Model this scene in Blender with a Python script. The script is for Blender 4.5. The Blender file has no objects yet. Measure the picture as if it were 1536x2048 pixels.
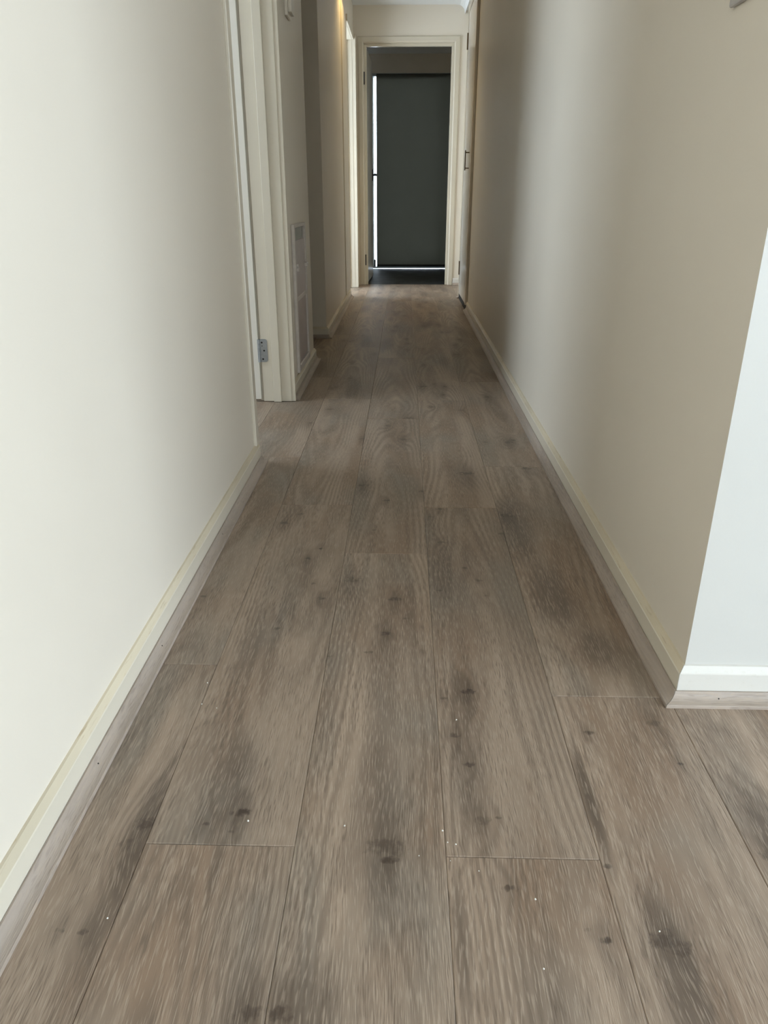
import bpy, bmesh, math, random
from mathutils import Vector, Matrix

random.seed(4)
S = bpy.context.scene
C = S.collection

# ------------------------------------------------------------------ camera
CAM_H = 0.8
cam_d = bpy.data.cameras.new('camera')
cam_d.sensor_fit = 'VERTICAL'
cam_d.sensor_height = 36.0
cam_d.lens = 26.0
cam_d.clip_start = 0.02
cam = bpy.data.objects.new('camera', cam_d)
C.objects.link(cam)
PITCH, YAW = math.radians(23.04), math.radians(1.515)
cam.location = (0, 0, CAM_H)
cam.rotation_euler = (math.pi / 2 - PITCH, 0, YAW)
S.camera = cam

# ------------------------------------------------------------------ daylight, exposure
w = bpy.data.worlds.new('sky')
S.world = w
w.use_nodes = True
bg = w.node_tree.nodes['Background']
bg.inputs[0].default_value = (0.745, 0.88, 1.0, 1)
bg.inputs[1].default_value = 11.2
S.view_settings.view_transform = 'Standard'
S.view_settings.look = 'None'
S.view_settings.exposure = 0.0
S.view_settings.gamma = 1.0
S.view_settings.use_curve_mapping = False
S.cycles.adaptive_threshold = 0.03
S.cycles.max_bounces = 7
S.cycles.glossy_bounces = 3


def portal(name, loc, rot, sx, sz):
    """sampling guide for the sky seen through a window opening"""
    l = bpy.data.lights.new(name, 'AREA')
    l.shape = 'RECTANGLE'
    l.size, l.size_y = sx, sz
    l.cycles.is_portal = True
    o = bpy.data.objects.new(name, l)
    o.location = loc
    o.rotation_euler = rot
    C.objects.link(o)


# window openings: (axis plane, range, z range)
BACK_WIN = (1.9, 4.5, 0.05, 2.15)       # y = -3.6
SIDE_WIN = (-3.45, 0.45, 0.05, 2.1)     # x = 4.6
ROOM1_WIN = (1.6, 3.5, 0.85, 2.0)      # x = -2.6
ROOM2_WIN = (6.2, 7.55, 0.03, 1.95)     # x = -1.4
H90 = math.pi / 2
def win_portal(name, win, plane, rot, axis):
    a0, a1, z0, z1 = win
    m = (a0 + a1) / 2
    portal(name, (plane, m, (z0 + z1) / 2) if axis == 'x' else (m, plane, (z0 + z1) / 2), rot, a1 - a0, z1 - z0)


win_portal('portal_back', BACK_WIN, -3.75, (-H90, 0, math.pi), 'y')
win_portal('portal_side', SIDE_WIN, 4.75, (H90, 0, H90), 'x')
win_portal('portal_room_a', ROOM1_WIN, -2.75, (H90, 0, -H90), 'x')
win_portal('portal_room_b', ROOM2_WIN, -1.55, (H90, 0, -H90), 'x')

# ------------------------------------------------------------------ node helpers


class NT:
    def __init__(s, name):
        s.m = bpy.data.materials.new(name)
        s.m.use_nodes = True
        s.t = s.m.node_tree
        s.b = s.t.nodes['Principled BSDF']

    def n(s, typ, **kw):
        x = s.t.nodes.new(typ)
        for k, v in kw.items():
            setattr(x, k, v)
        return x

    def put(s, sock, v):
        if hasattr(v, 'is_output') or isinstance(v, bpy.types.NodeSocket):
            s.t.links.new(v, sock)
        elif isinstance(v, (tuple, list)) and len(v) == 3 and sock.type == 'RGBA':
            sock.default_value = (*v, 1)
        else:
            sock.default_value = v

    def math(s, op, a, b=None, c=None, clamp=False):
        x = s.n('ShaderNodeMath', operation=op, use_clamp=clamp)
        for i, v in enumerate((a, b, c)):
            if v is not None:
                s.put(x.inputs[i], v)
        return x.outputs[0]

    def vmath(s, op, a, b=None):
        x = s.n('ShaderNodeVectorMath', operation=op)
        s.put(x.inputs[0], a)
        if b is not None:
            s.put(x.inputs[1], b)
        return x.outputs['Value'] if op in ('DOT_PRODUCT', 'LENGTH') else x.outputs[0]

    def noise(s, vec, scale=1.0, detail=2.0, rough=0.5, dist=0.0):
        x = s.n('ShaderNodeTexNoise')
        s.put(x.inputs['Vector'], vec)
        x.inputs['Scale'].default_value = scale
        x.inputs['Detail'].default_value = detail
        x.inputs['Roughness'].default_value = rough
        x.inputs['Distortion'].default_value = dist
        return x.outputs['Fac']

    def ramp(s, f, a, b, lo=0.0, hi=1.0):
        x = s.n('ShaderNodeMapRange', interpolation_type='SMOOTHSTEP')
        s.put(x.inputs[0], f)
        for i, v in zip((1, 2, 3, 4), (a, b, lo, hi)):
            x.inputs[i].default_value = v
        return x.outputs[0]

    def mix(s, f, a, b, typ='MIX'):
        x = s.n('ShaderNodeMix', data_type='RGBA', blend_type=typ)
        s.put(x.inputs[0], f)
        s.put(x.inputs[6], a)
        s.put(x.inputs[7], b)
        return x.outputs[2]

    def bump(s, h, strength, dist):
        x = s.n('ShaderNodeBump')
        s.put(x.inputs['Height'], h)
        x.inputs['Strength'].default_value = strength
        x.inputs['Distance'].default_value = dist
        s.t.links.new(x.outputs[0], s.b.inputs['Normal'])

    def set(s, col=None, rough=None, spec=None, metal=None):
        if col is not None:
            s.put(s.b.inputs['Base Color'], col)
        if rough is not None:
            s.put(s.b.inputs['Roughness'], rough)
        if spec is not None:
            s.b.inputs['Specular IOR Level'].default_value = spec
        if metal is not None:
            s.b.inputs['Metallic'].default_value = metal
        return s.m


def paint(name, col, rough=0.5, spec=0.3, var=0.04, bump=0.15, bscale=350.0, dirt=0.0):
    t = NT(name)
    tc = t.n('ShaderNodeTexCoord').outputs['Object']
    a = t.noise(tc, 2.3, 3)
    c2 = tuple(c * (1 - var * 2) for c in col)
    out = t.mix(t.ramp(a, 0.3, 0.7), c2, col)
    if dirt:
        d = t.noise(t.vmath('MULTIPLY', tc, (90.0, 14.0, 160.0)), 1.0, 4, 0.7)
        out = t.mix(t.ramp(d, 0.56, 0.70, 0, dirt), out, (col[0] * 0.55, col[1] * 0.45, col[2] * 0.32))
    b = t.noise(tc, bscale, 2)
    t.bump(b, bump, 0.0006)
    return t.set(out, rough, spec)


def plain(name, col, rough=0.4, metal=0.0, spec=0.4, scale=60.0, var=0.15):
    t = NT(name)
    tc = t.n('ShaderNodeTexCoord').outputs['Object']
    out = t.mix(t.noise(tc, scale, 3), tuple(c * (1 - var) for c in col), tuple(min(1, c * (1 + var)) for c in col))
    return t.set(out, rough, spec, metal)


# ------------------------------------------------------------------ oak laminate
def oak(name, seed, knots=(), cath=0.0, cdir=1.0, tone=1.0, streaks=(), grain='y', bead=False):
    """knots: (x, y, radius, strength) in plank coordinates; streaks: (x, y, sx, sy, strength) broad brown stains of the print"""
    t = NT(name)
    tc = t.n('ShaderNodeTexCoord').outputs['Object']
    if grain == 'x':
        mp = t.n('ShaderNodeMapping')
        mp.inputs['Rotation'].default_value = (0, 0, H90)
        t.t.links.new(tc, mp.inputs[0])
        tc = mp.outputs[0]
    r = random.Random(seed)
    off = (r.uniform(-9, 9), r.uniform(-9, 9), r.uniform(-9, 9))
    P = t.vmath('ADD', tc, off)
    sep = t.n('ShaderNodeSeparateXYZ')
    t.put(sep.inputs[0], tc)
    X, Y = sep.outputs[0], sep.outputs[1]
    # ring field: nested arches (cathedral) + low noise, swollen round the knots
    wob = t.noise(t.vmath('MULTIPLY', P, (7.0, 1.3, 1.0)), 1.0, 2, 0.5)
    xc = t.math('ADD', X, -cath)
    para = t.math('MULTIPLY', t.math('MULTIPLY', xc, xc), 150.0)
    f = t.math('MULTIPLY_ADD', Y, 1.1 * cdir, para)
    f = t.math('MULTIPLY_ADD', wob, 1.5, f)
    kd = None
    if knots:
        jig = t.noise(t.vmath('MULTIPLY', P, (110.0, 75.0, 1.0)), 1.0, 3, 0.6)
    streaks = list(streaks) + [(kx, ky - kr * 1.5, kr * 1.2, kr * 6.0, 0.30 * ks) for kx, ky, kr, ks in knots if kr >= 0.009]
    for (kx, ky, kr, ks) in knots:
        d = t.vmath('MULTIPLY', t.vmath('SUBTRACT', tc, (kx, ky, 0)), (1 / (kr * 2.0), 1 / (kr * 5.5), 0))
        g = t.math('EXPONENT', t.math('MULTIPLY', t.vmath('DOT_PRODUCT', d, d), -1.0))
        f = t.math('MULTIPLY_ADD', g, 0.35 * min(2.0, kr / 0.008), f)
        d2 = t.vmath('MULTIPLY', t.vmath('SUBTRACT', tc, (kx, ky, 0)), (1 / (kr * 1.45), 1 / (kr * 0.95), 0))
        q = t.math('MULTIPLY_ADD', jig, 3.4, t.vmath('DOT_PRODUCT', d2, d2))
        m = t.math('MULTIPLY', t.ramp(q, 1.45, 3.0, 1.0, 0.0), ks)
        halo = t.math('MULTIPLY', g, 0.36 * ks)
        m = t.math('MAXIMUM', m, halo)
        kd = m if kd is None else t.math('MAXIMUM', kd, m)
    rings = t.math('SINE', t.math('MULTIPLY', f, 21.0))
    rings = t.ramp(rings, -1.0, 1.0)
    ringmod = t.ramp(t.noise(t.vmath('MULTIPLY', P, (9.0, 2.0, 1.0)), 1.0, 2), 0.3, 0.65)
    rings = t.math('MULTIPLY', rings, ringmod)
    broad = t.noise(t.vmath('MULTIPLY', P, (13.0, 1.6, 1.0)), 1.0, 3, 0.55)
    cloud = t.noise(t.vmath('MULTIPLY', P, (5.0, 3.0, 1.0)), 1.0, 2)
    # fine limed grain that runs with the rings
    gx = t.math('MULTIPLY_ADD', f, 0.0 if bead else 6.5, t.math('MULTIPLY', X, 540.0))
    gv = t.n('ShaderNodeCombineXYZ')
    t.put(gv.inputs[0], gx)
    t.put(gv.inputs[1], t.math('MULTIPLY', Y, 36.0))
    gv = t.vmath('ADD', gv.outputs[0], off)
    fine = t.noise(gv, 1.0, 1.5, 0.55)
    lime = t.ramp(fine, 0.51, 0.68)
    pores = t.ramp(fine, 0.48, 0.32)
    pores = t.math('MULTIPLY', pores, t.ramp(t.noise(t.vmath('MULTIPLY', P, (40.0, 5.0, 3.0)), 1.0, 2), 0.35, 0.6))
    light = tuple(c * tone for c in (0.355, 0.268, 0.200))
    mid = tuple(c * tone for c in (0.240, 0.174, 0.126))
    warm = tuple(c * tone for c in (0.250, 0.173, 0.119))
    grey = tuple(c * tone for c in (0.240, 0.194, 0.152))
    if bead:
        light, warm, grey = (0.44, 0.365, 0.305), (0.32, 0.26, 0.213), (0.35, 0.295, 0.25)
    base = t.mix(t.ramp(cloud, 0.35, 0.65), warm, grey)
    base = t.mix(t.ramp(broad, 0.38, 0.64), base, light)
    base = t.mix(t.math('MULTIPLY', rings, 0.12 if bead else 0.55), base, tuple(c * 0.62 for c in mid))
    for (sx_, sy_, ax, ay, st) in streaks:
        d = t.vmath('MULTIPLY', t.vmath('SUBTRACT', tc, (sx_, sy_, 0)), (1 / ax, 1 / ay, 0))
        q = t.math('ADD', t.vmath('DOT_PRODUCT', d, d), t.math('MULTIPLY', wob, 0.9))
        base = t.mix(t.math('MULTIPLY', t.ramp(q, 0.3, 1.7, 1.0, 0.0), min(0.9, st * 1.35)), base, tuple(c * 0.42 for c in mid))
    base = t.mix(t.math('MULTIPLY', pores, 0.25 if bead else 0.55), base, tuple(c * 0.5 for c in mid))
    base = t.mix(t.math('MULTIPLY', lime, 0.45), base, tuple(c * tone for c in (0.44, 0.352, 0.272)))
    if kd is not None:
        base = t.mix(kd, base, (0.055, 0.037, 0.026))
    h = t.math('SUBTRACT', lime, pores)
    t.bump(h, 0.4, 0.0005)
    rough = t.math('MULTIPLY_ADD', fine, 0.16, 0.36)
    return t.set(base, rough, 0.42)


# ------------------------------------------------------------------ mesh helpers
class MB:
    def __init__(s):
        s.v, s.f, s.mi = [], [], []

    def face(s, pts, mi=0):
        i = len(s.v)
        s.v += [tuple(p) for p in pts]
        s.f.append(tuple(range(i, i + len(pts))))
        s.mi.append(mi)

    def box(s, x0, x1, y0, y1, z0, z1, mi=0):
        i = len(s.v)
        s.v += [(x0, y0, z0), (x1, y0, z0), (x1, y1, z0), (x0, y1, z0), (x0, y0, z1), (x1, y0, z1), (x1, y1, z1), (x0, y1, z1)]
        for q in ((0, 3, 2, 1), (4, 5, 6, 7), (0, 1, 5, 4), (1, 2, 6, 5), (2, 3, 7, 6), (3, 0, 4, 7)):
            s.f.append(tuple(i + k for k in q))
            s.mi.append(mi)
        return s

    def prism(s, prof, a, b, mi=0, ma=0.0, mb=0.0, nrm=(1, 0), mis=None):
        """extrude profile (d, z) from xy point a to b; d is measured along nrm; ma/mb mitre factors at the ends"""
        t = Vector((b[0] - a[0], b[1] - a[1]))
        t.normalize()
        i = len(s.v)
        k = len(prof)
        for d, z in prof:
            s.v.append((a[0] + nrm[0] * d - t.x * d * ma, a[1] + nrm[1] * d - t.y * d * ma, z))
        for d, z in prof:
            s.v.append((b[0] + nrm[0] * d + t.x * d * mb, b[1] + nrm[1] * d + t.y * d * mb, z))
        for j in range(k):
            s.f.append((i + j, i + (j + 1) % k, i + k + (j + 1) % k, i + k + j))
            s.mi.append(mis[j] if mis else mi)
        s.f.append(tuple(i + j for j in range(k)))
        s.f.append(tuple(i + k + j for j in reversed(range(k))))
        s.mi += [mi, mi]
        return s

    def cyl(s, p, q, r, n=20, mi=0, r2=None):
        p, q = Vector(p), Vector(q)
        ax = (q - p).normalized()
        u = ax.orthogonal().normalized()
        v = ax.cross(u)
        i = len(s.v)
        for c, rr in ((p, r), (q, r if r2 is None else r2)):
            for k in range(n):
                a = 2 * math.pi * k / n
                s.v.append(tuple(c + (u * math.cos(a) + v * math.sin(a)) * rr))
        for k in range(n):
            s.f.append((i + k, i + (k + 1) % n, i + n + (k + 1) % n, i + n + k))
            s.mi.append(mi)
        s.f.append(tuple(i + k for k in reversed(range(n))))
        s.f.append(tuple(i + n + k for k in range(n)))
        s.mi += [mi, mi]
        return s

    def build(s, name, mats, parent=None, bevel=0.0, smooth=False, seg=2):
        me = bpy.data.meshes.new(name)
        me.from_pydata(s.v, [], s.f)
        for m in (mats if isinstance(mats, (list, tuple)) else [mats]):
            me.materials.append(m)
        for p, k in zip(me.polygons, s.mi):
            p.material_index = k
        bm = bmesh.new()
        bm.from_mesh(me)
        bmesh.ops.recalc_face_normals(bm, faces=bm.faces)
        bm.to_mesh(me)
        bm.free()
        if smooth:
            me.shade_smooth()
            me.set_sharp_from_angle(angle=math.radians(35))
        o = bpy.data.objects.new(name, me)
        C.objects.link(o)
        if parent:
            o.parent = parent
        if bevel:
            b = o.modifiers.new('soft_edges', 'BEVEL')
            b.width = bevel
            b.segments = seg
            b.limit_method = 'ANGLE'
        return o


def empty(name, loc=(0, 0, 0)):
    o = bpy.data.objects.new(name, None)
    o.location = loc
    o.empty_display_size = 0.1
    C.objects.link(o)
    return o


def tag(o, label, cat, kind=None, group=None):
    o['label'] = label
    o['category'] = cat
    if kind:
        o['kind'] = kind
    if group:
        o['group'] = group
    return o


def origin(o, loc):
    """move the object's origin without moving its mesh"""
    o.data.transform(Matrix.Translation(-Vector(loc)))
    o.location = loc
    return o


# ------------------------------------------------------------------ materials
M = {}
M['wall'] = paint('wall_paint', (0.77, 0.70, 0.595), 0.42, 0.35, 0.015, 0.12, 240)
M['white_wall'] = paint('cool_white_wall_paint', (0.61, 0.595, 0.555), 0.42, 0.35, 0.012, 0.12, 240)
M['ceiling'] = paint('ceiling_paint', (0.74, 0.74, 0.72), 0.8, 0.2, 0.01, 0.05)
M['trim'] = paint('cream_gloss_paint', (0.70, 0.635, 0.52), 0.28, 0.45, 0.02, 0.05, 120)
M['yellowed'] = paint('yellowed_dusty_paint', (0.70, 0.61, 0.455), 0.45, 0.35, 0.10, 0.1, 120, 0.45)
M['white_sk'] = paint('white_gloss_paint', (0.68, 0.65, 0.595), 0.28, 0.45, 0.02, 0.05, 120, 0.12)
M['door'] = paint('door_white_paint', (0.79, 0.745, 0.665), 0.22, 0.5, 0.015, 0.04, 90)
M['plastic'] = plain('white_plastic', (0.62, 0.565, 0.52), 0.38)
M['flap'] = plain('grey_flap_plastic', (0.46, 0.39, 0.37), 0.35, scale=9)
M['darkflap'] = plain('smoky_panel', (0.20, 0.20, 0.17), 0.3)
M['steel'] = plain('zinc_steel', (0.42, 0.45, 0.48), 0.38, 0.85, scale=90)
M['black'] = plain('black_metal', (0.02, 0.02, 0.022), 0.4, 0.3)
M['brass'] = plain('dark_bronze', (0.16, 0.12, 0.08), 0.35, 0.7)
M['hole'] = plain('dark_hole', (0.012, 0.011, 0.01), 0.8)
M['blind'] = plain('charcoal_blockout_fabric', (0.115, 0.118, 0.105), 0.75, spec=0.2, scale=4, var=0.05)
bt = NT('charcoal_blockout_weave')
_d, _t, _m = bt.n('ShaderNodeBsdfDiffuse'), bt.n('ShaderNodeBsdfTranslucent'), bt.n('ShaderNodeAddShader')
_w = bt.noise(bt.n('ShaderNodeTexCoord').outputs['Object'], 3.0, 2)
bt.put(_d.inputs[0], bt.mix(_w, (0.10, 0.105, 0.09), (0.13, 0.135, 0.118)))
_t.inputs[0].default_value = (0.066, 0.064, 0.056, 1)
bt.t.links.new(_d.outputs[0], _m.inputs[0])
bt.t.links.new(_t.outputs[0], _m.inputs[1])
bt.t.links.new(_m.outputs[0], bt.t.nodes['Material Output'].inputs[0])
M['weave'] = bt.m
M['alu'] = plain('grey_aluminium', (0.35, 0.38, 0.40), 0.4, 0.4)
M['switch'] = plain('grey_switch_plastic', (0.47, 0.44, 0.42), 0.4)
M['crumb'] = plain('pale_crumb', (0.8, 0.78, 0.72), 0.8)
M['under'] = oak('oak_print_sheet', 77, [], 0.3, 1, 0.9)
M['bead_y'] = oak('oak_bead_along', 31, [], 0.3, 1, 1.0, bead=True)
M['bead_x'] = oak('oak_bead_across', 32, [], 0.3, 1, 1.0, grain='x', bead=True)


def emit(name, col, strength):
    t = NT(name)
    t.b.inputs['Emission Color'].default_value = (*col, 1)
    t.b.inputs['Emission Strength'].default_value = strength
    return t.set(col, 0.4)


def glass():
    t = NT('clear_glass')
    tr = t.n('ShaderNodeBsdfTransparent')
    gl = t.n('ShaderNodeBsdfGlossy')
    gl.inputs['Roughness'].default_value = 0.02
    mx = t.n('ShaderNodeMixShader')
    mx.inputs[0].default_value = 0.06
    t.t.links.new(tr.outputs[0], mx.inputs[1])
    t.t.links.new(gl.outputs[0], mx.inputs[2])
    t.t.links.new(mx.outputs[0], t.t.nodes['Material Output'].inputs[0])
    return t.m


M['glass'] = glass()
M['lamp'] = emit('warm_lamp_lens', (1.0, 0.72, 0.36), 9.0)

# ------------------------------------------------------------------ plan (metres)
WL, WLB = -0.476, -0.590      # left hall wall: hall face, room face
WR = 0.486                    # right hall wall
CEIL = 2.345
D1A, D1B = 2.29, 3.07         # first left doorway
RC0, RC1 = 3.93, 4.63         # dark side passage
D2A, D2B = 6.72, 7.41         # second left doorway
YE = 7.66                     # end wall
HEAD = 2.045


def structure(mb, name, label, mat, cat='wall', bevel=0.0):
    return tag(mb.build(name, mat, None, bevel), label, cat, 'structure')


def plan(pts, z0=0.0, z1=CEIL):
    mb = MB()
    k = len(pts)
    mb.v = [(x, y, z0) for x, y in pts] + [(x, y, z1) for x, y in pts]
    mb.f = [tuple(range(k)), tuple(range(k, 2 * k))] + [(i, (i + 1) % k, k + (i + 1) % k, k + i) for i in range(k)]
    mb.mi = [0] * len(mb.f)
    return mb


structure(MB().box(WLB, WL, -3.6, D1A, 0, CEIL), 'wall_left', 'long pale painted hall wall in the left foreground, brightest in frame', M['wall'], bevel=0.002)
structure(MB().box(WLB, WL, D1B + 0.02, RC0, 0, CEIL).box(WLB, WL, D1A, D1B + 0.02, HEAD + 0.02, CEIL), 'wall_left',
          'short wall pier holding the framed flap panel, past the first doorway', M['wall'], bevel=0.002)
structure(MB().box(-1.9, WL, RC1, RC1 + 0.1, 0, CEIL), 'wall_left', 'dark brown shadowed wall face inside the side passage', M['wall'], bevel=0.002)
structure(MB().box(WLB, WL, RC1 + 0.1, D2A - 0.02, 0, CEIL).box(WLB, WL, D2B + 0.02, YE, 0, CEIL)
          .box(WLB, WL, D2A - 0.02, D2B + 0.02, HEAD + 0.02, CEIL), 'wall_left',
          'far left hall wall with the warm golden lamp glow', M['wall'])
structure(plan([(WR, 1.074), (WR, 5.86), (0.72, 5.86), (0.72, 1.17), (WR + 0.096, 1.17)]), 'wall_right', 'long shaded hall wall on the right with soft light bands', M['wall'])
structure(plan([(WR, 1.074), (WR + 0.096, 1.17), (4.7, 1.17), (4.7, 1.074)]), 'wall_front', 'bright white wall end facing the camera at the right edge', M['white_wall'])
structure(MB().box(0.62, 0.72, 6.65, YE, 0, CEIL).box(WR, 0.62, 6.65, 6.68, 0, CEIL), 'wall_right', 'set back wall beyond the linen cupboard', M['wall'])
EX0, EX1 = -0.384, 0.421      # end door lining faces
structure(MB().box(-1.7, EX0 - 0.02, YE, YE + 0.1, 0, CEIL).box(EX1 + 0.02, 2.3, YE, YE + 0.1, 0, CEIL)
          .box(EX0 - 0.02, EX1 + 0.02, YE, YE + 0.1, 2.075, CEIL), 'wall_end', 'pale end wall around the dark doorway', M['wall'])
# rooms that the openings lead to
structure(MB().box(-2.7, WLB, 0.5, 0.6, 0, CEIL), 'wall_room', 'side wall of the bright room behind the first doorway', M['wall'])
structure(MB().box(-2.7, WLB, RC0 - 0.1, RC0, 0, CEIL), 'wall_room', 'wall between the bright room and the side passage', M['wall'])
structure(MB().box(-2.7, -2.6, 0.6, ROOM1_WIN[0], 0, CEIL).box(-2.7, -2.6, ROOM1_WIN[1], RC0 - 0.1, 0, CEIL)
          .box(-2.7, -2.6, ROOM1_WIN[0], ROOM1_WIN[1], 0, ROOM1_WIN[2]).box(-2.7, -2.6, ROOM1_WIN[0], ROOM1_WIN[1], ROOM1_WIN[3], CEIL),
          'wall_room', 'outer window wall of the bright room behind the first doorway', M['wall'])
structure(MB().box(-1.9, -1.8, RC0, RC1, 0, CEIL), 'wall_passage', 'closing wall of the dark side passage', M['wall'])
structure(MB().box(-1.5, -1.4, RC1 + 0.1, ROOM2_WIN[0], 0, CEIL).box(-1.5, -1.4, ROOM2_WIN[1], YE, 0, CEIL)
          .box(-1.5, -1.4, ROOM2_WIN[0], ROOM2_WIN[1], 0, ROOM2_WIN[2]).box(-1.5, -1.4, ROOM2_WIN[0], ROOM2_WIN[1], ROOM2_WIN[3], CEIL),
          'wall_room', 'outer window wall of the room behind the second doorway', M['wall'])
structure(MB().box(-0.6, BACK_WIN[0], -3.7, -3.6, 0, CEIL).box(BACK_WIN[1], 4.7, -3.7, -3.6, 0, CEIL)
          .box(BACK_WIN[0], BACK_WIN[1], -3.7, -3.6, 0, BACK_WIN[2]).box(BACK_WIN[0], BACK_WIN[1], -3.7, -3.6, BACK_WIN[3], CEIL),
          'wall_back', 'window wall of the living area behind the camera', M['wall'])
structure(MB().box(4.6, 4.7, -3.6, SIDE_WIN[0], 0, CEIL).box(4.6, 4.7, SIDE_WIN[1], 1.074, 0, CEIL)
          .box(4.6, 4.7, SIDE_WIN[0], SIDE_WIN[1], 0, SIDE_WIN[2]).box(4.6, 4.7, SIDE_WIN[0], SIDE_WIN[1], SIDE_WIN[3], CEIL),
          'wall_side', 'glazed outer wall of the living area', M['wall'])
# end room
BX0, BX1 = -0.385, 1.25
structure(MB().box(-1.7, BX0, 9.5, 9.62, 0, CEIL).box(BX1, 2.3, 9.5, 9.62, 0, CEIL).box(BX0, BX1, 9.5, 9.62, 2.075, CEIL),
          'wall_far', 'dark wall over the blind in the end room', M['wall'])
structure(MB().box(-1.7, -1.6, YE + 0.1, 9.5, 0, CEIL), 'wall_far', 'left wall of the dark end room', M['wall'])
structure(MB().box(2.2, 2.3, YE + 0.1, 9.5, 0, CEIL), 'wall_far', 'right wall of the dark end room', M['wall'])
structure(MB().box(-2.8, 4.8, -3.8, RC1 + 0.1, CEIL, CEIL + 0.1).box(-1.75, 4.8, RC1 + 0.1, 9.7, CEIL, CEIL + 0.1), 'ceiling', 'flat white ceiling over the hall end', M['ceiling'], 'ceiling')
# cornices
cove = [(0, CEIL), (0, CEIL - 0.07)] + [(0.07 - 0.07 * math.cos(a), CEIL - 0.07 + 0.07 * math.sin(a)) for a in [0.3, 0.6, 0.9, 1.2]] + [(0.08, CEIL)]
structure(MB().prism(cove, (0.505, 6.0), (0.505, YE), nrm=(-1, 0)).box(0.505, 0.62, 6.68, YE, 2.30, CEIL), 'trim_1', 'pale cove cornice above the set back corner at the hall end', M['ceiling'], 'cornice')
structure(MB().prism([(0, CEIL), (0, 2.262), (0.012, 2.262), (0.07, CEIL - 0.006), (0.07, CEIL)], (-1.6, 9.5), (2.2, 9.5), nrm=(0, -1)),
          'trim_2', 'shadowed cornice above the blind in the end room', M['ceiling'], 'cornice')

# ------------------------------------------------------------------ floor: laminate planks
PW, PL = 0.2018, 1.195
XS0 = -0.341                                   # one long joint
ROW_Y = {-1: 1.147, 0: 0.733, 1: 1.622, 2: 0.722, 3: 1.069, 4: 0.20}   # an end joint of each row; row 0 runs from XS0 to XS0 + PW
floor = tag(MB().box(-2.7, 4.7, -3.7, RC1 + 0.1, -0.05, -0.0125).box(-1.7, 4.7, RC1 + 0.1, 9.62, -0.05, -0.0125).build('floor', M['under']), 'grey-brown knotty oak look laminate plank floor', 'floor', 'structure')
ZONES = [(-0.45, 2.2, 0.15, 1.10), (-0.45, 0.46, 1.0, 9.55), (-1.2, -0.4, 2.0, 3.9), (-1.2, -0.4, 3.9, 4.7),
         (-1.2, -0.4, 6.2, 7.7), (0.4, 0.65, 6.6, 7.7)]
# knots of the printed boards where the photograph shows them: x, y on the floor, radius, strength
KN = [(-0.224, 0.790, 0.0105, 0.97), (-0.268, 0.768, 0.005, 0.8), (-0.228, 0.755, 0.0045, 0.6), (-0.346, 0.765, 0.016, 0.85), (-0.365, 0.73, 0.012, 0.5),
      (-0.401, 0.603, 0.006, 0.8), (-0.371, 0.601, 0.006, 0.85), (0.120, 1.078, 0.0115, 0.97), (0.075, 1.058, 0.006, 0.7), (0.089, 0.962, 0.008, 0.85),
      (0.108, 0.895, 0.008, 0.85), (0.118, 0.785, 0.010, 0.5), (0.14, 0.79, 0.004, 0.7), (0.307, 0.972, 0.007, 0.75), (0.432, 0.905, 0.005, 0.8),
      (0.243, 0.607, 0.0065, 0.9), (0.140, 0.675, 0.0075, 0.8), (0.225, 0.62, 0.004, 0.4), (-0.017, 0.735, 0.022, 0.62), (-0.012, 0.715, 0.009, 0.9),
      (0.318, 0.605, 0.019, 0.75), (0.329, 0.595, 0.010, 0.85), (0.505, 0.735, 0.020, 0.65), (-0.158, 0.512, 0.013, 0.75), (-0.124, 0.512, 0.013, 0.8),
      (-0.013, 1.400, 0.011, 0.8), (-0.030, 1.262, 0.010, 0.8), (-0.060, 1.195, 0.007, 0.75), (0.012, 1.32, 0.006, 0.6), (-0.175, 1.400, 0.009, 0.85),
      (-0.252, 1.275, 0.007, 0.6), (-0.195, 1.465, 0.006, 0.7), (-0.200, 1.645, 0.008, 0.8), (-0.225, 1.59, 0.009, 0.85), (-0.114, 1.485, 0.016, 0.6),
      (-0.118, 2.085, 0.012, 0.8), (0.060, 2.04, 0.012, 0.75), (0.200, 2.20, 0.022, 0.7), (-0.044, 1.965, 0.009, 0.8), (0.078, 1.85, 0.008, 0.7),
      (0.283, 1.865, 0.014, 0.7), (0.262, 1.745, 0.010, 0.6), (-0.075, 1.76, 0.007, 0.6), (0.1, 1.69, 0.008, 0.7), (0.104, 1.905, 0.009, 0.75),
      (-0.133, 1.18, 0.006, 0.6), (0.150, 1.55, 0.006, 0.7), (0.185, 1.42, 0.006, 0.7), (0.178, 1.49, 0.007, 0.6), (0.30, 1.86, 0.009, 0.6),
      (-0.43, 1.40, 0.008, 0.7), (-0.315, 1.80, 0.010, 0.7), (-0.28, 1.86, 0.009, 0.6), (0.395, 2.25, 0.015, 0.7), (0.085, 1.44, 0.006, 0.6),
      (0.272, 0.712, 0.005, 0.7), (0.42, 1.00, 0.010, 0.5), (-0.145, 2.55, 0.012, 0.7), (-0.30, 2.95, 0.016, 0.7), (0.02, 2.83, 0.02, 0.7),
      (0.12, 3.0, 0.012, 0.7), (-0.06, 2.72, 0.012, 0.7), (0.0, 2.55, 0.014, 0.7), (0.24, 2.95, 0.014, 0.6), (-0.36, 2.75, 0.012, 0.6)]
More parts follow.
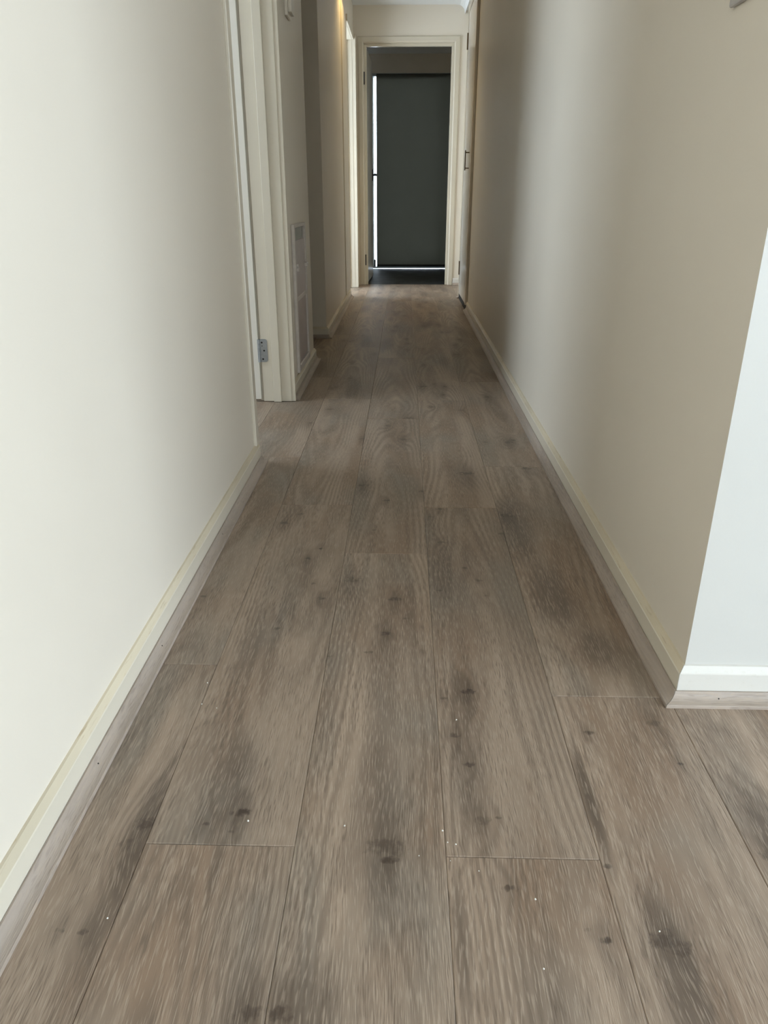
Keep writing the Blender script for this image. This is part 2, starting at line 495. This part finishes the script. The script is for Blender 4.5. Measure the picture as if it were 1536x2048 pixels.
# broad brown stains: x, y, half width, half length, strength
ST = [(-0.352, 0.70, 0.018, 0.22, 0.5), (0.335, 1.42, 0.055, 0.17, 0.55), (0.385, 1.22, 0.05, 0.10, 0.5), (0.275, 0.83, 0.012, 0.13, 0.75), (-0.035, 0.80, 0.045, 0.20, 0.38),
      (-0.030, 1.10, 0.035, 0.28, 0.32), (0.075, 0.60, 0.012, 0.12, 0.55), (0.315, 0.56, 0.03, 0.13, 0.4), (0.50, 0.76, 0.02, 0.15, 0.4),
      (0.105, 0.95, 0.028, 0.22, 0.3), (-0.25, 0.85, 0.03, 0.12, 0.35), (-0.235, 0.70, 0.013, 0.055, 0.35), (0.68, 0.98, 0.02, 0.16, 0.55), (-0.29, 1.22, 0.03, 0.16, 0.3),
      (0.10, 1.55, 0.035, 0.15, 0.3), (-0.16, 0.50, 0.05, 0.08, 0.35), (-0.10, 0.50, 0.05, 0.08, 0.35), (0.02, 1.33, 0.02, 0.2, 0.25), (0.31, 1.75, 0.05, 0.25, 0.35)]
generic = []
for k in range(10):
    rr = random.Random(100 + k)
    kn = [(rr.uniform(-0.085, 0.085), rr.uniform(-0.55, 0.55), rr.choice((0.007, 0.01, 0.014, 0.018)), rr.uniform(0.6, 0.9)) for _ in range(5)]
    st = [(rr.uniform(-0.08, 0.08), rr.uniform(-0.5, 0.5), rr.uniform(0.02, 0.05), rr.uniform(0.1, 0.25), rr.uniform(0.25, 0.5)) for _ in range(2)]
    generic.append(oak('oak_board_%d' % k, 200 + k, kn, rr.uniform(-0.04, 0.04), rr.choice((-1, 1)), rr.uniform(0.94, 1.10), st))


def plank_mesh(y0, y1, xa, xb):
    g, b, t = 0.0002, 0.0013, 0.012
    L0, L1 = y0 + g, y1 - g
    mb = MB()
    x0, x1 = xa + g, xb - g
    lo = [(x0, L0, -t), (x1, L0, -t), (x1, L1, -t), (x0, L1, -t)]
    mi_ = [(x0, L0, -0.0009), (x1, L0, -0.0009), (x1, L1, -0.0009), (x0, L1, -0.0009)]
    up = [(x0 + b, L0 + b, 0), (x1 - b, L0 + b, 0), (x1 - b, L1 - b, 0), (x0 + b, L1 - b, 0)]
    mb.v = lo + mi_ + up
    mb.f = [(3, 2, 1, 0), (8, 9, 10, 11)]
    for k in range(4):
        j = (k + 1) % 4
        mb.f += [(k, j, 4 + j, 4 + k), (4 + k, 4 + j, 8 + j, 8 + k)]
    mb.mi = [0] * len(mb.f)
    return mb


proto = None
near_tone = random.Random(9)
for row in range(-7, 14):
    xa = XS0 + row * PW
    xb = xa + PW
    yo = ROW_Y.get(row, random.Random(row + 50).uniform(0, PL))
    k0 = int(math.floor((-0.2 - yo) / PL))
    y = yo + k0 * PL
    while y < 9.55:
        y1 = y + PL
        ye = min(y1, 7.70)
        if y < 7.68 and any(xa < z[1] and xb > z[0] and y < z[3] and y1 > z[2] for z in ZONES):
            cx, cy = (xa + xb) / 2, (y + y1) / 2
            if proto is None:
                proto = plank_mesh(-PL / 2, PL / 2, -PW / 2, PW / 2).build('plank', generic[0], floor)
                o = proto
            else:
                o = proto.copy()
                C.objects.link(o)
                o.parent = floor
            if ye < y1:                                    # last board, cut at the end doorway
                o.data = plank_mesh(-PL / 2, ye - cy, -PW / 2, PW / 2).build('plank_cut', generic[0]).data
                bpy.data.objects.remove(bpy.data.objects['plank_cut'])
            o.location = (cx, cy, 0)
            kn = [(a - cx, b - cy, r_, s_) for a, b, r_, s_ in KN if xa < a < xb and y < b < y1]
            st = [(a - cx, b - cy, p_, q_, s_) for a, b, p_, q_, s_ in ST if xa - 0.02 < a < xb + 0.02 and y - 0.05 < b < y1 + 0.05]
            o.material_slots[0].link = 'OBJECT'
            if kn or (st and y < 2):
                sd = 1000 + row * 37 + int(round(y * 10))
                rr = random.Random(sd)
                cth, cd = rr.uniform(-0.05, 0.05), rr.choice((-1, 1))
                if row == 1:
                    cth, cd = 0.005, 1
                o.material_slots[0].material = oak('oak_board_row%d_%d' % (row, int(y * 10)), sd, kn, cth, cd, near_tone.uniform(0.97, 1.11), st)
            else:
                o.material_slots[0].material = random.choice(generic)
        y = y1

t = NT('charcoal_sheet_vinyl')
_tc = t.n('ShaderNodeTexCoord').outputs['Object']
t.bump(t.noise(_tc, 60.0, 3), 0.15, 0.001)
M['vinyl'] = t.set(t.mix(t.noise(_tc, 5.0, 4, 0.6), (0.022, 0.024, 0.025), (0.04, 0.042, 0.042)), t.math('MULTIPLY_ADD', t.noise(_tc, 9.0, 3), 0.2, 0.5), 0.3)
structure(MB().box(-1.6, 2.2, 7.702, 9.5, -0.012, 0.0), 'floor', 'dark charcoal sheet floor of the end room', M['vinyl'], 'floor')

# ------------------------------------------------------------------ baseboards with wood look floor bead
SK = [(0, 0), (0.012, 0), (0.012, 0.054), (0.0105, 0.0555), (0.004, 0.066), (0, 0.067)]
SK_MI = [0, 0, 0, 1, 1, 0]
BEAD = [(0.0125, 0.0), (0.0125, 0.0215), (0.0150, 0.0215), (0.0158, 0.0205)] + \
       [(0.0310 - 0.0150 * math.cos(a), 0.0205 - 0.0140 * math.sin(a)) for a in [0.2, 0.45, 0.7, 0.95, 1.2, 1.45]] + [(0.0330, 0.0060), (0.0338, 0.0050), (0.0338, 0.0)]


def baseboard(name, label, a, b, nrm, ma=0.0, mb=0.0, top='yellowed', face='trim', nails=()):
    o = MB().prism(SK, a, b, ma=ma, mb=mb, nrm=nrm, mis=SK_MI).build(name, [M[face], M[top]])
    tag(o, label, 'baseboard', 'structure')
    along_x = abs(b[0] - a[0]) > abs(b[1] - a[1])
    be = MB().prism(BEAD, a, b, ma=ma, mb=mb, nrm=nrm).build('floor_bead', M['bead_x' if along_x else 'bead_y'], o, smooth=True)
    be['label'] = 'grey-brown oak look floor bead'
    t = (Vector(b) - Vector(a)).normalized()
    for s in nails:
        p = Vector(a) + t * s + Vector(nrm) * 0.0195
        n3 = Vector((nrm[0], nrm[1], 0.9)).normalized()
        q = Vector((p.x, p.y, 0.0105))
        MB().cyl(q - n3 * 0.002, q + n3 * 0.0011, 0.0013, 10).build('nail_hole', M['hole'], be)
    return o


baseboard('baseboard_left', 'cream baseboard with oak bead along the long foreground wall', (WL, -3.6), (WL, D1A + 0.003), (1, 0), nails=(4.47, 4.79, 5.3))
baseboard('baseboard_left', 'short cream baseboard under the framed flap panel', (WL, D1B + 0.03), (WL, RC0), (1, 0), mb=1)
baseboard('baseboard_left', 'cream baseboard returning into the side passage', (-1.8, RC0), (WL, RC0), (0, 1), mb=1)
baseboard('baseboard_left', 'dim baseboard with dark bead across the side passage wall', (-1.8, RC1), (WL, RC1), (0, -1), mb=1)
baseboard('baseboard_left', 'dim baseboard under the wall with the golden glow', (WL, RC1), (WL, D2A - 0.02), (1, 0), ma=1)
baseboard('baseboard_right', 'long cream baseboard with oak bead along the shaded wall', (WR, 1.074), (WR, 5.86), (-1, 0), ma=1)
baseboard('baseboard_front', 'white baseboard with pale oak bead under the wall facing the camera', (WR + 0.0008, 1.0738), (4.6, 1.0738), (0, -1), ma=1,
          top='white_sk', face='white_sk', nails=(0.058, 0.62))
baseboard('baseboard_end', 'short white baseboard at the hall end beside the doorway', (0.475, YE), (0.62, YE), (0, -1), top='white_sk', face='white_sk')

# ------------------------------------------------------------------ door linings and architraves


def part(mb, name, mat, parent, bevel=0.0, label=None, **k):
    o = mb.build(name, mat, parent, bevel, **k)
    if label:
        o['label'] = label
    return o


# first left doorway
f1 = tag(empty('trim_3', (WL, D1B, 0)), 'cream door lining and architrave of the first doorway, with a steel hinge', 'door frame', 'structure')


def rel(o, root):
    o.matrix_parent_inverse = Matrix.Translation(-Vector(root.location))
    return o


rel(part(MB().box(WLB - 0.002, WL + 0.002, D1B, D1B + 0.02, 0.002, HEAD + 0.02), 'jamb', M['trim'], f1, 0.001), f1)
rel(part(MB().box(-0.547, -0.515, D1B - 0.012, D1B, 0.0015, HEAD), 'door_stop', M['trim'], f1, 0.0015), f1)
ARC = [(0, 0.0), (0.0, 0.018), (0.005, 0.0195), (0.036, 0.014), (0.042, 0.010), (0.042, 0.0)]
# far architrave: profile in (y, x) swept up
mbA = MB()
for (ya, xa_), (yb, xb_) in zip(ARC, ARC[1:] + ARC[:1]):
    mbA.face([(WL + xa_, D1B + 0.004 + ya, 0.002), (WL + xb_, D1B + 0.004 + yb, 0.002), (WL + xb_, D1B + 0.004 + yb, HEAD + 0.046), (WL + xa_, D1B + 0.004 + ya, HEAD + 0.046)])
rel(part(mbA, 'architrave', M['trim'], f1), f1)
rel(part(MB().box(WL, WL + 0.018, D1A + 0.004, D1B + 0.046, HEAD + 0.004, HEAD + 0.046), 'architrave', M['trim'], f1, 0.002), f1)
rel(part(MB().box(WL - 0.001, WL + 0.010, D1A - 0.040, D1A + 0.001, 0.066, HEAD + 0.046), 'architrave', M['trim'], f1, 0.003, 'narrow yellowed edge strip above the baseboard'), f1)
rel(part(MB().box(WLB - 0.002, WL + 0.002, D1A, D1B, HEAD, HEAD + 0.02), 'jamb', M['trim'], f1), f1)
rel(part(MB().box(WLB - 0.002, WL - 0.002, D1A - 0.0005, D1A + 0.012, 0.002, HEAD), 'jamb', M['trim'], f1), f1)
rel(part(MB().box(WLB - 0.018, WLB - 0.003, D1B + 0.012, D1B + 0.055, 0.002, HEAD + 0.05), 'architrave', M['trim'], f1), f1)

# open door of that doorway, folded back into the room
d1 = tag(empty('door_1', (-0.598, D1B - 0.006, 0.0)), 'white door standing open inside the first doorway, seen as a bright strip', 'door', 'structure')
part(MB().box(-0.77, -0.0025, -0.0, 0.036, 0.012, 2.035), 'leaf', M['door'], d1, 0.0015)
part(MB().cyl((-0.71, -0.006, 1.0), (-0.71, 0.0, 1.0), 0.026).cyl((-0.71, -0.05, 1.0), (-0.71, -0.006, 1.0), 0.008).box(-0.715, -0.60, -0.056, -0.042, 0.992, 1.008), 'handle', M['steel'], d1, 0.001)


def hinge(parent, z, name='hinge'):
    hz0, hz1 = z - 0.047, z + 0.047
    pts = []
    W = 0.034
    r = 0.009
    pts = [(0.003, hz0), (W - r, hz0)] + [(W - r + r * math.sin(a), hz0 + r - r * math.cos(a)) for a in (0.4, 0.8, 1.2)] + [(W, hz0 + r), (W, hz1 - r)] + \
          [(W - r + r * math.cos(a), hz1 - r + r * math.sin(a)) for a in (0.4, 0.8, 1.2)] + [(W - r, hz1), (0.003, hz1)]
    mb = MB()
    yb, yf = 0.0055, 0.0032
    mb.face([(x, yf, zz) for x, zz in pts])
    mb.face([(x, yb, zz) for x, zz in reversed(pts)])
    for (xa_, za), (xb_, zb) in zip(pts, pts[1:] + pts[:1]):
        mb.face([(xa_, yf, za), (xb_, yf, zb), (xb_, yb, zb), (xa_, yb, za)])
    h = part(mb, name, M['steel'], parent, 0.0, 'grey steel hinge leaf with dark screw holes')
    k = MB()
    n = 5
    for i in range(n):
        a = hz0 + (hz1 - hz0) * i / n
        b = hz0 + (hz1 - hz0) * (i + 1) / n - 0.0008
        k.cyl((-0.0005, -0.0015, a), (-0.0005, -0.0015, b), 0.0052, 14)
    part(k, 'knuckle', M['steel'], h, smooth=True)
    for sx, sz in ((0.012, 0.033), (0.020, 0.0), (0.014, -0.035), (0.0125, 0.019)):
        part(MB().cyl((sx, 0.0034, z + sz), (sx, 0.0027, z + sz), 0.0037 if sz != 0.019 else 0.002, 12), 'screw', M['hole'], h)


for z in (0.216, 1.83):
    hinge(d1, z)

# second left doorway
f2 = tag(empty('trim_4', (WL, D2B, 0)), 'pale door lining of the second doorway next to the end wall', 'door frame', 'structure')
rel(part(MB().box(WLB - 0.002, WL + 0.002, D2B, D2B + 0.02, 0.002, HEAD + 0.02), 'jamb', M['trim'], f2), f2)
rel(part(MB().box(WLB - 0.002, WL + 0.002, D2A - 0.02, D2A, 0.002, HEAD + 0.02), 'jamb', M['trim'], f2), f2)
rel(part(MB().box(WLB - 0.002, WL + 0.002, D2A, D2B, HEAD, HEAD + 0.02), 'jamb', M['trim'], f2), f2)
rel(part(MB().box(WL, WL + 0.034, D2B + 0.002, D2B + 0.062, 0.002, HEAD + 0.046), 'architrave', M['trim'], f2, 0.002), f2)
rel(part(MB().box(WL, WL + 0.007, D2A - 0.48, D2A - 0.003, 0.067, HEAD + 0.046), 'lining_board', M['wall'], f2, 0.002), f2)
rel(part(MB().box(WL, WL + 0.018, D2A - 0.05, D2B + 0.06, HEAD + 0.002, HEAD + 0.046), 'architrave', M['trim'], f2, 0.002), f2)
rel(part(MB().box(-0.55, -0.52, D2B - 0.012, D2B, 0.002, HEAD), 'door_stop', M['trim'], f2), f2)

# end doorway
f3 = tag(empty('trim_5', (0, YE, 0)), 'cream architrave and lining around the dark end doorway', 'door frame', 'structure')
ET = 2.06
OP = [(0, 0), (0, 0.015), (0.008, 0.019), (0.042, 0.013), (0.048, 0.006), (0.048, 0)]


def sweep_frame(prof, x0, x1, zt, y, name, parent, mat):
    """three mitred lengths round an opening; prof (outward, toward camera)"""
    def seg(p0, p1, q0, q1):
        mb = MB()
        n = len(prof)
        A = [p0(d, e) for d, e in prof]
        B = [p1(d, e) for d, e in prof]
        for k in range(n):
            j = (k + 1) % n
            mb.face([A[k], A[j], B[j], B[k]])
        mb.face(A)
        mb.face(list(reversed(B)))
        rel(part(mb, name, mat, parent), parent)
    seg(lambda d, e: (x0 - d, y - e, 0.002), lambda d, e: (x0 - d, y - e, zt + d), 0, 0)
    seg(lambda d, e: (x1 + d, y - e, 0.002), lambda d, e: (x1 + d, y - e, zt + d), 0, 0)
    seg(lambda d, e: (x0 - d, y - e, zt + d), lambda d, e: (x1 + d, y - e, zt + d), 0, 0)


sweep_frame(OP, EX0 - 0.004, EX1 + 0.004, ET + 0.004, YE, 'architrave', f3, M['trim'])
rel(part(MB().box(EX0 - 0.02, EX0, YE - 0.002, YE + 0.102, 0.002, ET + 0.015), 'jamb', M['trim'], f3), f3)
rel(part(MB().box(EX1, EX1 + 0.02, YE - 0.002, YE + 0.102, 0.002, ET + 0.015), 'jamb', M['trim'], f3), f3)
rel(part(MB().box(EX0, EX1, YE - 0.002, YE + 0.102, ET, ET + 0.015), 'jamb', M['trim'], f3), f3)
rel(part(MB().box(EX0, EX0 + 0.024, YE + 0.02, YE + 0.058, 0.002, ET), 'door_stop', M['trim'], f3, 0.001), f3)
rel(part(MB().box(EX1 - 0.02, EX1, YE + 0.02, YE + 0.058, 0.002, ET), 'door_stop', M['trim'], f3, 0.001), f3)
rel(part(MB().box(EX0 + 0.024, EX1 - 0.02, YE + 0.02, YE + 0.058, ET - 0.022, ET), 'door_stop', M['trim'], f3, 0.001), f3)
for z in (0.235, 1.79):
    h = rel(part(MB().box(EX0 - 0.001, EX0 + 0.0025, YE + 0.0, YE + 0.017, z - 0.05, z + 0.05).cyl((EX0 + 0.003, YE - 0.001, z - 0.05), (EX0 + 0.003, YE - 0.001, z + 0.05), 0.005, 12),
                 'hinge', M['black'], f3, 0.0, 'black hinge on the lining'), f3)

# open door of the end room
d2 = tag(empty('door_2', (-0.384, YE + 0.108, 0)), 'dim white door swung open inside the dark end room, black lever handle', 'door', 'structure')
d2.rotation_euler = (0, 0, math.radians(-1.7))
part(MB().box(-0.018, 0.018, 0, 0.755, 0.014, 2.045), 'leaf', M['door'], d2, 0.0015)
hd = part(MB().box(0.018, 0.026, 0.662, 0.708, 0.958, 1.068), 'handle', M['black'], d2, 0.0, 'black lever handle')
part(MB().cyl((0.026, 0.685, 1.015), (0.062, 0.685, 1.015), 0.0095, 14).box(0.048, 0.064, 0.575, 0.695, 1.004, 1.027), 'lever', M['black'], hd, 0.003)
part(MB().cyl((-0.018, 0.685, 1.015), (-0.06, 0.685, 1.015), 0.0095, 14).box(-0.064, -0.048, 0.575, 0.695, 1.004, 1.027), 'lever', M['black'], hd, 0.003)

# ------------------------------------------------------------------ framed flap panel low in the pier wall
fp = tag(empty('pet_door', (WL, 3.48, 0.38)), 'white framed flap panel set low in the pier wall', 'pet door')
py0, py1, pz0, pz1 = -0.195, 0.19, -0.305, 0.315
fx = 0.014
part(MB().box(0, fx, py0, py0 + 0.03, pz0, pz1).box(0, fx, py1 - 0.03, py1, pz0, pz1).box(0, fx, py0 + 0.03, py1 - 0.03, pz1 - 0.014, pz1)
     .box(0, fx, py0 + 0.03, py1 - 0.03, pz0, pz0 + 0.03), 'frame', M['plastic'], fp, 0.003)
part(MB().box(0, 0.003, py0 + 0.03, py1 - 0.03, 0.245, pz1 - 0.014), 'header_slot', M['darkflap'], fp, 0.0, 'dark slot at the top')
fl = part(MB().box(0, 0.008, py0 + 0.034, py1 - 0.034, 0.012, 0.25), 'flap', M['flap'], fp, 0.003)
part(MB().box(0.008, 0.013, py0 + 0.04, py1 - 0.04, 0.0, 0.018), 'ridge', M['plastic'], fl, 0.002)
part(MB().box(0, 0.006, py0 + 0.034, py1 - 0.034, pz0 + 0.034, -0.004), 'lower_panel', M['flap'], fp, 0.002)
for yy in (py0 + 0.04, py1 - 0.045):
    part(MB().box(0.006, 0.022, yy, yy + 0.03, 0.125, 0.14).cyl((0.008, yy + 0.015, 0.147), (0.018, yy + 0.015, 0.147), 0.008, 14), 'latch_clip', M['plastic'], fp, 0.001)

# ------------------------------------------------------------------ wall controller and switch
M['ivory'] = plain('ivory_plastic', (0.76, 0.70, 0.61), 0.35)
wc = tag(empty('wall_controller', (WL, 3.44, 1.53)), 'white boxy wall controller high on the pier wall, cut by the top edge', 'controller')
part(MB().box(0, 0.012, -0.055, 0.055, -0.078, 0.078), 'back_box', M['ivory'], wc, 0.003)
part(MB().box(0.012, 0.026, -0.045, 0.045, -0.066, 0.07), 'cover', M['ivory'], wc, 0.004)
part(MB().box(0.026, 0.027, -0.03, 0.03, 0.0, 0.045), 'screen', M['darkflap'], wc)
ls = tag(empty('light_switch', (WR, 1.285, 1.115)), 'grey light switch plate at the top right corner of the shaded wall', 'switch')
part(MB().box(-0.008, 0, -0.036, 0.036, -0.056, 0.056), 'plate', M['switch'], ls, 0.003)
part(MB().box(-0.0125, -0.008, -0.008, 0.008, -0.014, 0.014), 'rocker', M['switch'], ls, 0.0015)

# ------------------------------------------------------------------ linen cupboard
lc = tag(empty('linen_cupboard', (0.466, 6.255, 0)), 'built-in linen cupboard with glossy cream door near the hall end', 'cupboard')
part(MB().box(0.02, 0.254, -0.392, 0.393, 0.0, CEIL), 'carcass', M['wall'], lc)
part(MB().box(0, 0.02, -0.393, -0.335, 0.04, 2.13), 'frame_strip', M['trim'], lc, 0.002)
part(MB().box(0, 0.02, 0.355, 0.395, 0.0, 2.13), 'frame_strip', M['trim'], lc, 0.002)
part(MB().box(0, 0.02, -0.335, 0.355, 2.085, 2.13), 'frame_strip', M['trim'], lc, 0.002)
part(MB().box(0.004, 0.02, -0.393, 0.395, 0.0, 0.035), 'plinth', M['hole'], lc)
cd = part(MB().box(0.003, 0.0195, -0.331, 0.351, 0.04, 2.08), 'door', M['door'], lc, 0.002)
hm = MB().box(-0.030, -0.022, -0.192, -0.184, 0.985, 1.12)
hm.cyl((0.003, -0.188, 1.0), (-0.024, -0.188, 1.0), 0.004, 12).cyl((0.003, -0.188, 1.105), (-0.024, -0.188, 1.105), 0.004, 12)
part(hm, 'handle', M['brass'], cd, 0.0015, 'dark bronze pull handle')
for z in (0.25, 1.895):
    part(MB().cyl((-0.002, 0.353, z - 0.055), (-0.002, 0.353, z + 0.055), 0.006, 12), 'hinge', M['brass'], cd)
bs = MB().prism(BEAD, (WR + 0.0, 6.60), (WR + 0.0, 6.70), nrm=(-1, 0), mb=0).build('floor_bead', M['bead_y'], lc)
bs.matrix_parent_inverse = Matrix.Translation((-0.466, -6.255, 0))
bs['label'] = 'stub of oak look floor bead'

# ------------------------------------------------------------------ end room: glazing and roller blind
wn = tag(empty('window_1', (0.43, 9.56, 0)), 'glazed sliding door behind the blind, bright gaps at its edge', 'window', 'structure')
part(MB().box(BX0 - 0.43, BX0 - 0.43 + 0.012, -0.04, 0.04, 0.0, 2.075).box(BX1 - 0.43 - 0.02, BX1 - 0.43, -0.04, 0.04, 0.0, 2.075)
     .box(BX0 - 0.43, BX1 - 0.43, -0.06, 0.04, 2.045, 2.075).box(BX0 - 0.43, BX1 - 0.43, -0.04, 0.04, 0.0, 0.019), 'frame', M['alu'], wn)
part(MB().box(-0.37 - 0.43, -0.363 - 0.43, -0.02, 0.02, 0.012, 2.045).box(0.42 - 0.43, 0.47 - 0.43, -0.02, 0.02, 0.012, 2.045), 'sash', M['alu'], wn)
part(MB().box(BX0 + 0.012 - 0.43, -0.353 - 0.43, -0.03, -0.022, 0.012, 0.10), 'sash', M['black'], wn, 0, 'dark low corner block')
part(MB().box(BX0 + 0.012 - 0.43, BX1 - 0.02 - 0.43, -0.004, 0.0, 0.012, 2.045), 'pane', M['glass'], wn)
rb = tag(empty('roller_blind', (0.43, 9.47, 2.07)), 'charcoal blockout roller blind drawn down in the end room', 'blind')
part(MB().cyl((-0.335 - 0.43, 0.027, -0.027), (1.22 - 0.43, 0.027, -0.027), 0.025, 20), 'roller_tube', M['blind'], rb, smooth=True)
part(MB().box(-0.337 - 0.43, 1.22 - 0.43, -0.0008, 0.0008, -2.022, -0.012), 'fabric', M['weave'], rb)
part(MB().box(-0.337 - 0.43, 1.22 - 0.43, -0.006, 0.006, -2.047, -2.02), 'bottom_rail', M['black'], rb, 0.002)

# windows of the other rooms


def window(name, label, axis, plane, a0, a1, z0, z1, n):
    e = tag(empty(name, (plane, (a0 + a1) / 2, z0) if axis == 'x' else ((a0 + a1) / 2, plane, z0)), label, 'window', 'structure')
    L = (a1 - a0) / 2
    Hh = z1 - z0

    def bx(mb, a, b, c, d, t):
        return mb.box(-t, t, a, b, c, d) if axis == 'x' else mb.box(a, b, -t, t, c, d)
    fr = MB()
    bx(fr, -L, -L + 0.03, 0, Hh, 0.03)
    bx(fr, L - 0.03, L, 0, Hh, 0.03)
    bx(fr, -L + 0.03, L - 0.03, 0, 0.03, 0.03)
    bx(fr, -L + 0.03, L - 0.03, Hh - 0.03, Hh, 0.03)
    part(fr, 'window_frame', M['alu'], e)
    for k in range(n):
        s0 = -L + 0.03 + (2 * L - 0.06) * k / n
        s1 = -L + 0.03 + (2 * L - 0.06) * (k + 1) / n
        part(bx(MB(), s0 + 0.001, s1 - 0.001, 0.03, Hh - 0.03, 0.002), 'pane', M['glass'], e)


window('window_2', 'wide window of the living area behind the camera', 'y', -3.65, *BACK_WIN, 3)
window('window_3', 'sliding glass door of the living area', 'x', 4.65, *SIDE_WIN, 2)
window('window_4', 'window of the bright room behind the first doorway', 'x', -2.65, *ROOM1_WIN, 2)
window('window_5', 'window of the room behind the second doorway', 'x', -1.45, *ROOM2_WIN, 2)

# ------------------------------------------------------------------ warm ceiling downlight, out of view above
dl = tag(empty('ceiling_downlight', (-0.33, 6.2, CEIL)), 'warm recessed downlight above the far end of the hall', 'downlight')
ring = MB()
for k in range(24):
    a, b = 2 * math.pi * k / 24, 2 * math.pi * (k + 1) / 24
    for r0, z0, r1, z1 in ((0.04, -0.004, 0.055, -0.004), (0.055, -0.004, 0.058, 0.0), (0.04, 0.0, 0.04, -0.004)):
        ring.face([(r0 * math.cos(a), r0 * math.sin(a), z0), (r1 * math.cos(a), r1 * math.sin(a), z1), (r1 * math.cos(b), r1 * math.sin(b), z1), (r0 * math.cos(b), r0 * math.sin(b), z0)])
part(ring, 'trim_ring', M['plastic'], dl)
part(MB().cyl((0, 0, -0.0025), (0, 0, -0.001), 0.039, 24), 'lens', M['lamp'], dl)
sl = bpy.data.lights.new('downlight_bulb', 'SPOT')
sl.energy = 21
sl.color = (1.0, 0.72, 0.30)
sl.spot_size = math.radians(120)
sl.spot_blend = 0.6
sl.shadow_soft_size = 0.035
so = bpy.data.objects.new('downlight_bulb', sl)
so.location = (-0.33, 6.2, CEIL - 0.01)
C.objects.link(so)

# ------------------------------------------------------------------ tiny crumbs on the boards
cr = MB()
rr = random.Random(3)
for (x, y) in ((0.027, 0.722), (0.066, 0.745), (0.077, 0.742), (0.068, 0.715), (0.104, 0.70), (-0.21, 0.775), (0.17, 0.66), (0.165, 0.57), (-0.35, 0.62),
               (0.31, 0.62), (-0.345, 1.09), (-0.34, 1.03), (-0.312, 1.02), (0.06, 0.765), (0.094, 1.0), (-0.075, 0.77)):
    s = rr.uniform(0.0007, 0.0016)
    cr.cyl((x, y, -0.0002), (x + rr.uniform(-s, s) * 0.4, y, s), s, 6, r2=s * 0.5)
tag(cr.build('dust_crumbs', M['crumb']), 'tiny pale crumbs scattered on the near floor boards', 'debris', 'stuff')
